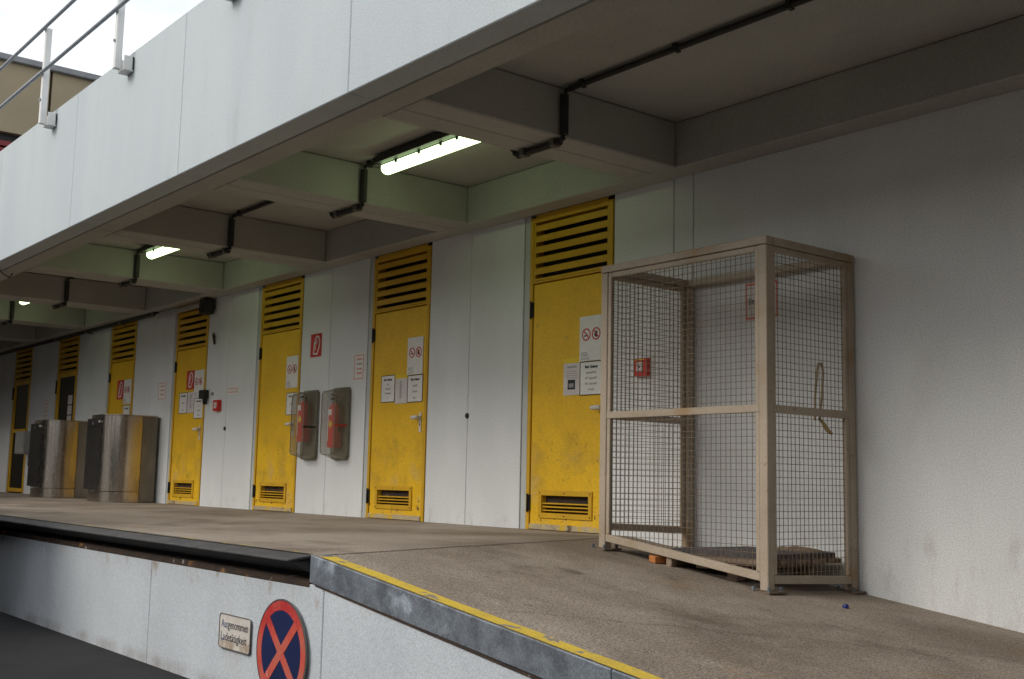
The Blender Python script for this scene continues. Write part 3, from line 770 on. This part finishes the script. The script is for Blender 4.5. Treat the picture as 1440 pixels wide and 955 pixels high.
for k in range(0, 7):
    c = JOINT-BAY*k
    for s in (1, -1):
        xf = c+s*(.232+.030)
        if s > 0 or True:
            MB().tube([(xf, yc, ZC-.06), (xf, yc, ZB+.01)], .030, 8).build('conduit_drop', CONDUIT, cond, smooth=True)
            pts = [(xf+s*.06, yc, ZC-.028), (xf+s*.012, yc, ZC-.035), (xf, yc, ZC-.075)]
            MB().tube(pts, .017, 7).build('bend', CONDUIT, cond, smooth=True)
            pts = [(xf, yc, ZB+.03), (xf-s*.004, yc, ZB-.012), (xf-s*.05, yc, ZB-.028)]
            MB().tube(pts, .018, 7).build('bend', CONDUIT, cond, smooth=True)
    MB().tube([(c-.225, yc, ZB-.030), (c+.225, yc, ZB-.030)], .024, 8).build('conduit_under_beam', CONDUIT, cond, smooth=True)
    for x in (c-.15, c+.17): MB().box(x-.02, yc-.034, ZB-.052, x+.02, yc+.034, ZB-.002).build('clamp', CLAMP, cond)
    nx = c-BAY
    if k % 2 == 0:
        crun(c-.31, c-.5*BAY+.69, ZC-.03); crun(c-.5*BAY-.69, nx+.31, ZC-.03)
    else: crun(c-.31, nx+.31, ZC-.03)
crun(JOINT+.31, 5.0, ZC-.03)
r = thing('loose_cable', (-7.5, -2.7, ZB), 'thin black cable drooping from the canopy edge at the far left', 'cable')
MB().tube([(-7.2, YP-.012, ZB+.05), (-7.28, YP-.014, ZB-.035), (-7.5, -2.76, ZB-.02), (-7.72, -2.66, ZB-.03), (-7.8, -2.56, ZB-.06), (-7.82, -2.52, ZB-.002)], .007, 6).build('cable_run', BLACK, r, smooth=True)

# ------------------------------------------------------------------ wire cage
KX0, KX1, KY0, KY1, KZ = .425, 1.838, -.891, -.024, 1.868
cage = thing('gas_bottle_cage', (KX0, KY0, zramp(KX0, KY0)), 'tall beige steel cage with wire mesh standing on the ramp', 'cage')
P = .060; Fw = .032; Fd = .030
corners = [(KX0, KY0), (KX1-P, KY0), (KX1-P, KY1-P), (KX0, KY1-P)]
for (x, y) in corners:
    zf = zramp(x+P/2, y+P/2)
    MB().box(x, y, zf+.010, x+P, y+P, KZ-.052).build('post', CAGEPAINT, cage, bevel=.004)
    fp = MB().box(x-.05, y-.05, zf-.004, x+P+.05, y+P+(.05 if y < -.5 else .012), zf+.009)  .build('foot_plate', RUSTPLATE, cage, bevel=.002)
    for bx, by in ((-.025, -.025), (P+.025, -.025)) + (((P+.025, P+.025),) if y < -.5 else ()):
        MB().tube([(x+bx, y+by, zf+.008), (x+bx, y+by, zf+.034)], .011, 6).build('bolt', GALV, fp)
T = .048
MB().box(KX0-.003, KY0-.003, KZ-T, KX1+.003, KY0+P, KZ).build('top_rail', CAGEPAINT, cage, bevel=.004)
MB().box(KX0-.003, KY1-P, KZ-T, KX1+.003, KY1+.003, KZ).build('top_rail', CAGEPAINT, cage, bevel=.004)
for x in (KX0-.003, KX1-P):
    MB().box(x, KY0+P+.001, KZ-T, x+P+.003, KY1-P-.001, KZ).build('top_rail', CAGEPAINT, cage, bevel=.004)
MIDZ = .846
def wires_panel(u0, u1, zlow, ztop, place):
    """woven mesh between u0..u1 and the slanted bottom zlow(u)..ztop, place(u, d, z) -> point"""
    m = MB(); s = .0395; rw = .0021
    n = int((u1-u0)/s); off = (u1-u0-n*s)/2
    for i in range(n+1):
        u = u0+off+i*s+random.uniform(-.001, .001)
        m.tube([place(u, .002, zlow(u)-.01), place(u+random.uniform(-.004, .004), .002, ztop+.01)], rw, 4)
    z = ztop-.02
    while z > min(zlow(u0), zlow(u1))+.01:
        ua, ub = u0-.01, u1+.01
        if zlow(u1) < zlow(u0) and z < zlow(u0)+.005: ua = u0+(zlow(u0)-z)/((zlow(u0)-zlow(u1))/(u1-u0))
        if ub-ua > .03: m.tube([place(ua, -.002, z+random.uniform(-.001, .001)), place(ub, -.002, z+random.uniform(-.001, .001))], rw, 4)
        z -= s
    return m
def side(u0, u1, place, low, wide_mid):
    """frame members and mesh of one cage face, u runs along the face, d is depth from the outer face"""
    def bar(ua, za0, za1, ub, zb0, zb1, d0, d1, name):
        q = [place(ua, d0, za0), place(ub, d0, zb0), place(ub, d0, zb1), place(ua, d0, za1)]
        v = Vector(place(ua, d1, za0))-Vector(place(ua, d0, za0))
        return MB().prism(q, v).build(name, CAGEPAINT, cage, bevel=.003)
    zl = lambda u: low(u)+.062
    # verticals next to the posts, top frame, mid rail, bottom rail
    bar(u0+.002, zl(u0)+.001, KZ-T-.004, u0+Fw, zl(u0+Fw)+.001, KZ-T-.004, .006, .006+Fd, 'frame_upright')
    bar(u1-Fw, zl(u1-Fw)+.001, KZ-T-.004, u1-.002, zl(u1)+.001, KZ-T-.004, .006, .006+Fd, 'frame_upright')
    bar(u0+Fw+.001, KZ-T-.038, KZ-T-.004, u1-Fw-.001, KZ-T-.038, KZ-T-.004, .007, .007+Fd, 'frame_top')
    bar(u0+.001, MIDZ-.022, MIDZ+.024, u1-.001, MIDZ-.022, MIDZ+.024, .002, .005+Fd+.008, 'mid_rail')
    bar(u0+.001, low(u0)+.012, low(u0)+.061, u1-.001, low(u1)+.012, low(u1)+.061, .003, .004+Fd+.006, 'bottom_rail')
    for a, b in ((zl, MIDZ-.023), (lambda u: MIDZ+.025, KZ-T-.038)):
        o = wires_panel(u0+Fw, u1-Fw, a, b, lambda u, d, z: place(u, .024+d, z)).build('wire_mesh', WIRE, cage, fix=False)
        o['kind'] = 'stuff'
side(KX0+P, KX1-P, lambda u, d, z: (u, KY0+d, z), lambda u: zramp(u, KY0)+.045, True)
side(KY0+P, KY1-P, lambda u, d, z: (KX1-d, u, z), lambda u: zramp(KX1, u)+.040, True)
side(KY0+P, KY1-P, lambda u, d, z: (KX0+d, u, z), lambda u: zramp(KX0, u)+.110, True)

# timber platform lying in the cage, level on blocks
pal = thing('timber_pallet', (1.2, -.45, -.1), 'weathered timber pallet lying inside the wire cage', 'pallet')
zt = -.040
for i in range(5):
    y = -.80+i*.155
    MB().box(.93+random.uniform(-.02, .02), y, zt-.028, 1.745, y+.125, zt).build('deck_board', WOOD, pal, bevel=.004)
for x in (1.00, 1.24, 1.48):
    MB().box(x-.045, -.79, zt-.075, x+.045, -.05, zt-.0285).build('bearer', WOOD, pal, bevel=.004)
for x in (1.00, 1.48):
    for y in (-.74, -.12):
        MB().box(x-.04, y-.04, zramp(x, y)+.002, x+.04, y+.04, zt-.0755).build('block', WOOD, pal, bevel=.004)
r = thing('grey_board', (1.2, -.4, zt), 'dark grey board lying on top of the pallet in the cage', 'board')
MB().prism([(.99, -.79, zt+.002), (1.73, -.72, zt+.002), (1.73, -.10, zt+.002), (1.05, -.12, zt+.002)], (0, 0, .035)).build('panel', SHEET, r, bevel=.004)
r = thing('plank', (.75, -.4, .02), 'loose wooden plank leaning low at the left end inside the cage', 'plank')
MB().prism([(.50, -.80, -.012), (1.02, -.74, -.075), (1.03, -.60, -.075), (.52, -.64, -.010)], (0, 0, .024)).build('plank_board', WOOD, r, bevel=.003)
# crumpled cloth on the board
def rag(x, y, z, sx, sy, h, name, label):
    m = MB(); n = 9; rnd = random.Random(3+int(x*10))
    for i in range(n+1):
        for j in range(n+1):
            u, v = i/n*2-1, j/n*2-1
            e = max(0, 1-u*u)*max(0, 1-v*v)
            m.v.append((x+sx*u*(1+.12*rnd.uniform(-1, 1)), y+sy*v*(1+.12*rnd.uniform(-1, 1)), z+h*(e**.6)*(.55+.6*rnd.random())+.002))
    for i in range(n):
        for j in range(n):
            a = i*(n+1)+j; m.f.append((a, a+1, a+n+2, a+n+1))
    o = m.build(name, RAG, None, smooth=True)
    return tag(o, label, 'cloth')
rag(1.50, -.18, zt+.036, .18, .08, .024, 'crumpled_cloth', 'brown crumpled cloth lying on the board at the back right of the cage')
rag(.98, -.76, -.065, .09, .05, .055, 'rag', 'small dirty rag bundle on the plank behind the cage front mesh')
r = thing('wood_offcut', (.93, -.85, -.1), 'orange wooden offcut lying under the front bottom rail of the cage', 'wood block')
x, y = .925, -.86
MB().prism([(x-.035, y-.03, zramp(x-.035, y)+.002), (x+.03, y-.04, zramp(x+.03, y)+.002), (x+.05, y+.06, zramp(x+.05, y)+.003), (x-.02, y+.07, zramp(x-.02, y)+.003)], (0, 0, .042)).build('offcut', ORANGEWOOD, r, bevel=.004)
r = thing('support_block', (1.0, -.86, -.1), 'small timber block supporting the middle of the cage front rail', 'wood block')
MB().box(1.02, -.868, zramp(1.04, -.85)-.002, 1.065, -.82, zramp(1.04, KY0)+.056).build('block', WOOD, r, bevel=.003)
r = thing('bottle_cap', (2.3, -.83, zramp(2.3, -.83)), 'small blue plastic cap lying on the ramp right of the cage', 'bottle cap')
x, y = 2.22, -.70; z = zramp(x, y)
MB().tube([(x, y, z+.001), (x, y, z+.012), (x, y, z+.022)], 0, 14, True, [.017, .018, .013]).build('cap', BLUECAP, r, smooth=True)

# strap hanging at the right side of the cage
r = thing('strap', (KX1-.03, -.31, .8), 'beige webbing strap looped through the mesh on the right side of the cage', 'strap')
xk = KX1-.048
m = MB(); pts = [(xk, -.375, .80), (xk, -.372, .95), (xk, -.350, 1.10), (xk, -.335, 1.150), (xk, -.305, 1.155), (xk, -.290, 1.11), (xk, -.30, .98), (xk, -.33, .80)]
m.tube(pts, .0085, 6); m.build('loop', STRAP, r, smooth=True)
m = MB().tube([(xk+.012, -.355, .815), (xk+.03, -.34, .79), (xk+.02, -.28, .745), (xk+.015, -.23, .725)], .016, 7, True, [.008, .012, .014, .010]); m.build('buckle', BRASS, r, smooth=True)

# ------------------------------------------------------------------ street signs on the dock wall
r = thing('no_stopping_sign', (.606, -DK, -.515), 'round weathered red and blue no stopping sign on the dock wall', 'sign')
cx, cz, R, y = .606, -.515, .272, -DK-.022
MB().disc(cx, cz, R, y, y+.003, 48).build('plate', PLATE, r)
MB().disc(cx, cz, R-.006, y-.0012, y-.0002, 48).build('blue_field', NAVY, r)
MB().ring(cx, cz, R*.79, R-.008, y-.0026, y-.0013, 48).build('red_ring', REDFADE, r)
k = R*.79*math.sqrt(.5)+.006
m = MB().ribbon([(cx-k, cz+k), (cx+k, cz-k)], .050, y-.0032, y-.0014); m.build('red_bar', REDFADE, r)
m = MB().ribbon([(cx-k, cz-k), (cx+k, cz+k)], .050, y-.0037, y-.0016); m.build('red_bar', REDFADE, r)
for bz in (-.16, .16): MB().box(cx-.02, y+.003, cz+bz-.02, cx+.02, -DK, cz+bz+.02).build('wall_spacer', GALV, r)
m = MB().ring(cx, cz, R-.004, R+.001, y-.003, y+.004, 48); m.build('rim', CLAMP, r)
r = thing('supplementary_sign', (.035, -DK, -.48), 'small weathered white plate lettered in black, left of the round sign', 'sign')
y = -DK-.012
def rrect(x0, z0, x1, z1, rad, y):
    pts = []
    for (ax, az, t0) in ((x1-rad, z1-rad, 0), (x0+rad, z1-rad, 90), (x0+rad, z0+rad, 180), (x1-rad, z0+rad, 270)):
        for q in range(5):
            t = math.radians(t0+90*q/4); pts.append((ax+rad*math.cos(t), y, az+rad*math.sin(t)))
    return pts
MB().prism(rrect(-.158, -.575, .230, -.388, .02, y), (0, .003, 0)).build('plate', PLATE, r)
m = MB(); o = rrect(-.158, -.575, .230, -.388, .02, y-.0006); 
for a, b in zip(o, o[1:]+o[:1]): m.tube([a, b], .0035, 5)
m.build('rim', CLAMP, r)
for body, mm, xa, w_, z_ in (('Aus', FADEINK, -.134, .078, -.462), ('genommen', INK, -.050, .252, -.462),
                           ('La', FADEINK, -.134, .050, -.532), ('detätigkeit', INK, -.078, .262, -.532)):
    MB().text(body, xa, z_, .046, y-.001, 'LEFT', fit=w_).build('lettering', mm, r)
for bx in (-.12, .19): MB().box(bx-.012, y+.003, -.50, bx+.012, -DK, -.46).build('wall_spacer', GALV, r)

# ------------------------------------------------------------------ added buildings out of view, placed to shape the light
YARD = material('yard_render', (.66, .63, .58), (.58, .55, .51), 2.0, .85, bump=.3, fine=.2)
BRICK = material('dark_brick', (.13, .095, .075), (.10, .075, .06), 2.0, .85, bump=.3, fine=.2)
yard = thing('added_warehouse', (0, -15, ZG), 'added pale building out of view behind the camera, shaping light under the canopy', 'building')  # added to block low sky and bounce pale light back
MB().box(-30, -24, ZG-.1, 26, -15, 4.0).build('wall', YARD, yard)
MB().box(-30.3, -24.3, 4.002, 26.3, -14.7, 4.3).build('roof', ROOFEDGE, yard, bevel=.02)
for k in range(9):
    x = -27+6*k
    fr = MB().box(x, -15.0, 1.2, x+3.0, -14.93, 3.4).build('window', GREYBOX, yard)
    MB().box(x+.1, -14.93, 1.3, x+1.46, -14.92, 3.3).build('pane', GLASS, fr); MB().box(x+1.54, -14.93, 1.3, x+2.9, -14.92, 3.3).build('pane', GLASS, fr)
wing = thing('added_wing', (12, -6, ZG), 'added dark brick wing out of view, darkening the right end', 'building')  # added to darken the right end under the canopy
MB().box(12.05, -15, ZG-.1, 18, 3, 7.2).build('wall', BRICK, wing)
MB().box(12.0, -14.68, 7.202, 18.2, 3.2, 7.5).build('roof', ROOFEDGE, wing, bevel=.02)

# added dark lorry out of view, placed to shade the far left end
TRUCK = material('dark_lorry_paint', (.022, .024, .03), (.03, .03, .034), 3., .4)
TYRE = material('tyre_rubber', (.015, .015, .015), None, rough=.9)
lor = thing('added_lorry', (-18.2, -5.2, ZG), 'added dark box lorry out of view, shading the far left doors', 'lorry')
ty0, ty1 = -6.35, -3.95
MB().box(-22.2, ty0, ZG+.95, -12.9, ty1, ZG+3.75).build('cargo_box', TRUCK, lor, bevel=.03)
MB().box(-24.2, ty0+.5, ZG+.62, -13.7, ty1-.5, ZG+.94).build('chassis', BLACK, lor)
MB().prism([(-22.3, ty0+.1, ZG+.6), (-24.4, ty0+.1, ZG+.6), (-24.45, ty0+.1, ZG+1.5), (-24, ty0+.1, ZG+2.6), (-22.3, ty0+.1, ZG+2.75)], (0, ty1-ty0-.2, 0)).build('cab', TRUCK, lor, bevel=.05, seg=2)
MB().prism([(-24.44, ty0+.25, ZG+1.62), (-24.06, ty0+.25, ZG+2.5), (-24.09, ty0+.25, ZG+2.51), (-24.47, ty0+.25, ZG+1.62)], (0, ty1-ty0-.5, 0)).build('windscreen', GLASS, lor)
for yy in (ty0+.094, ty1-.106): MB().box(-23.8, yy, ZG+1.6, -22.6, yy+.012, ZG+2.4).build('side_window', GLASS, lor)
for x in (-23.4, -16.4, -15.2):
    for yy in (ty0+.12, ty1-.42):
        w = MB().tube([(x, yy, ZG+.47), (x, yy+.02, ZG+.47), (x, yy+.28, ZG+.47), (x, yy+.30, ZG+.47)], 0, 28, True, [.42, .47, .47, .42]).build('wheel', TYRE, lor, smooth=True)
        MB().tube([(x, yy-.01, ZG+.47), (x, yy+.31, ZG+.47)], .24, 20).build('rim', GALV, w)
for yy in (ty0+.3, ty1-.5): MB().box(-24.47, yy, ZG+.8, -24.42, yy+.25, ZG+1.0).build('headlight', KNOB, lor)

# added dark skip out of view, placed to shade the dock wall on the left
SKIP = material('skip_paint', (.020, .026, .024), (.05, .03, .02), 2., .6, fine=.2)
sk = thing('added_skip', (-6.0, -5.0, ZG), 'added dark open skip out of view, shading the left of the dock wall', 'skip')
sx0, sx1, sy0, sy1, sh_ = -8.3, -3.35, -5.9, -4.02, 1.75
for yy in (sy0, sy1-.03): MB().prism([(sx0+.9, yy, ZG+.06), (sx1-.5, yy, ZG+.06), (sx1, yy, ZG+sh_), (sx0, yy, ZG+sh_)], (0, .03, 0)).build('side_plate', SKIP, sk)
MB().prism([(sx0+.9, sy0+.031, ZG+.06), (sx1-.5, sy0+.031, ZG+.06), (sx1-.5, sy0+.031, ZG+.10), (sx0+.9, sy0+.031, ZG+.10)], (0, sy1-sy0-.062, 0)).build('floor_plate', SKIP, sk)
MB().prism([(sx1-.5, sy0+.031, ZG+.11), (sx1-.46, sy0+.031, ZG+.11), (sx1, sy0+.031, ZG+sh_), (sx1-.04, sy0+.031, ZG+sh_)], (0, sy1-sy0-.062, 0)).build('end_plate', SKIP, sk)
MB().prism([(sx0+.9, sy0+.031, ZG+.11), (sx0+.86, sy0+.031, ZG+.11), (sx0, sy0+.031, ZG+sh_), (sx0+.04, sy0+.031, ZG+sh_)], (0, sy1-sy0-.062, 0)).build('end_plate', SKIP, sk)
for x in (-7., -6., -5.): MB().box(x-.05, sy1+.001, ZG+.1, x+.05, sy1+.06, ZG+sh_-.02).build('rib', SKIP, sk)
for yy in (sy0+.2, sy1-.35): MB().box(sx0+1., yy, ZG, sx1-.6, yy+.12, ZG+.059).build('skid', SKIP, sk)
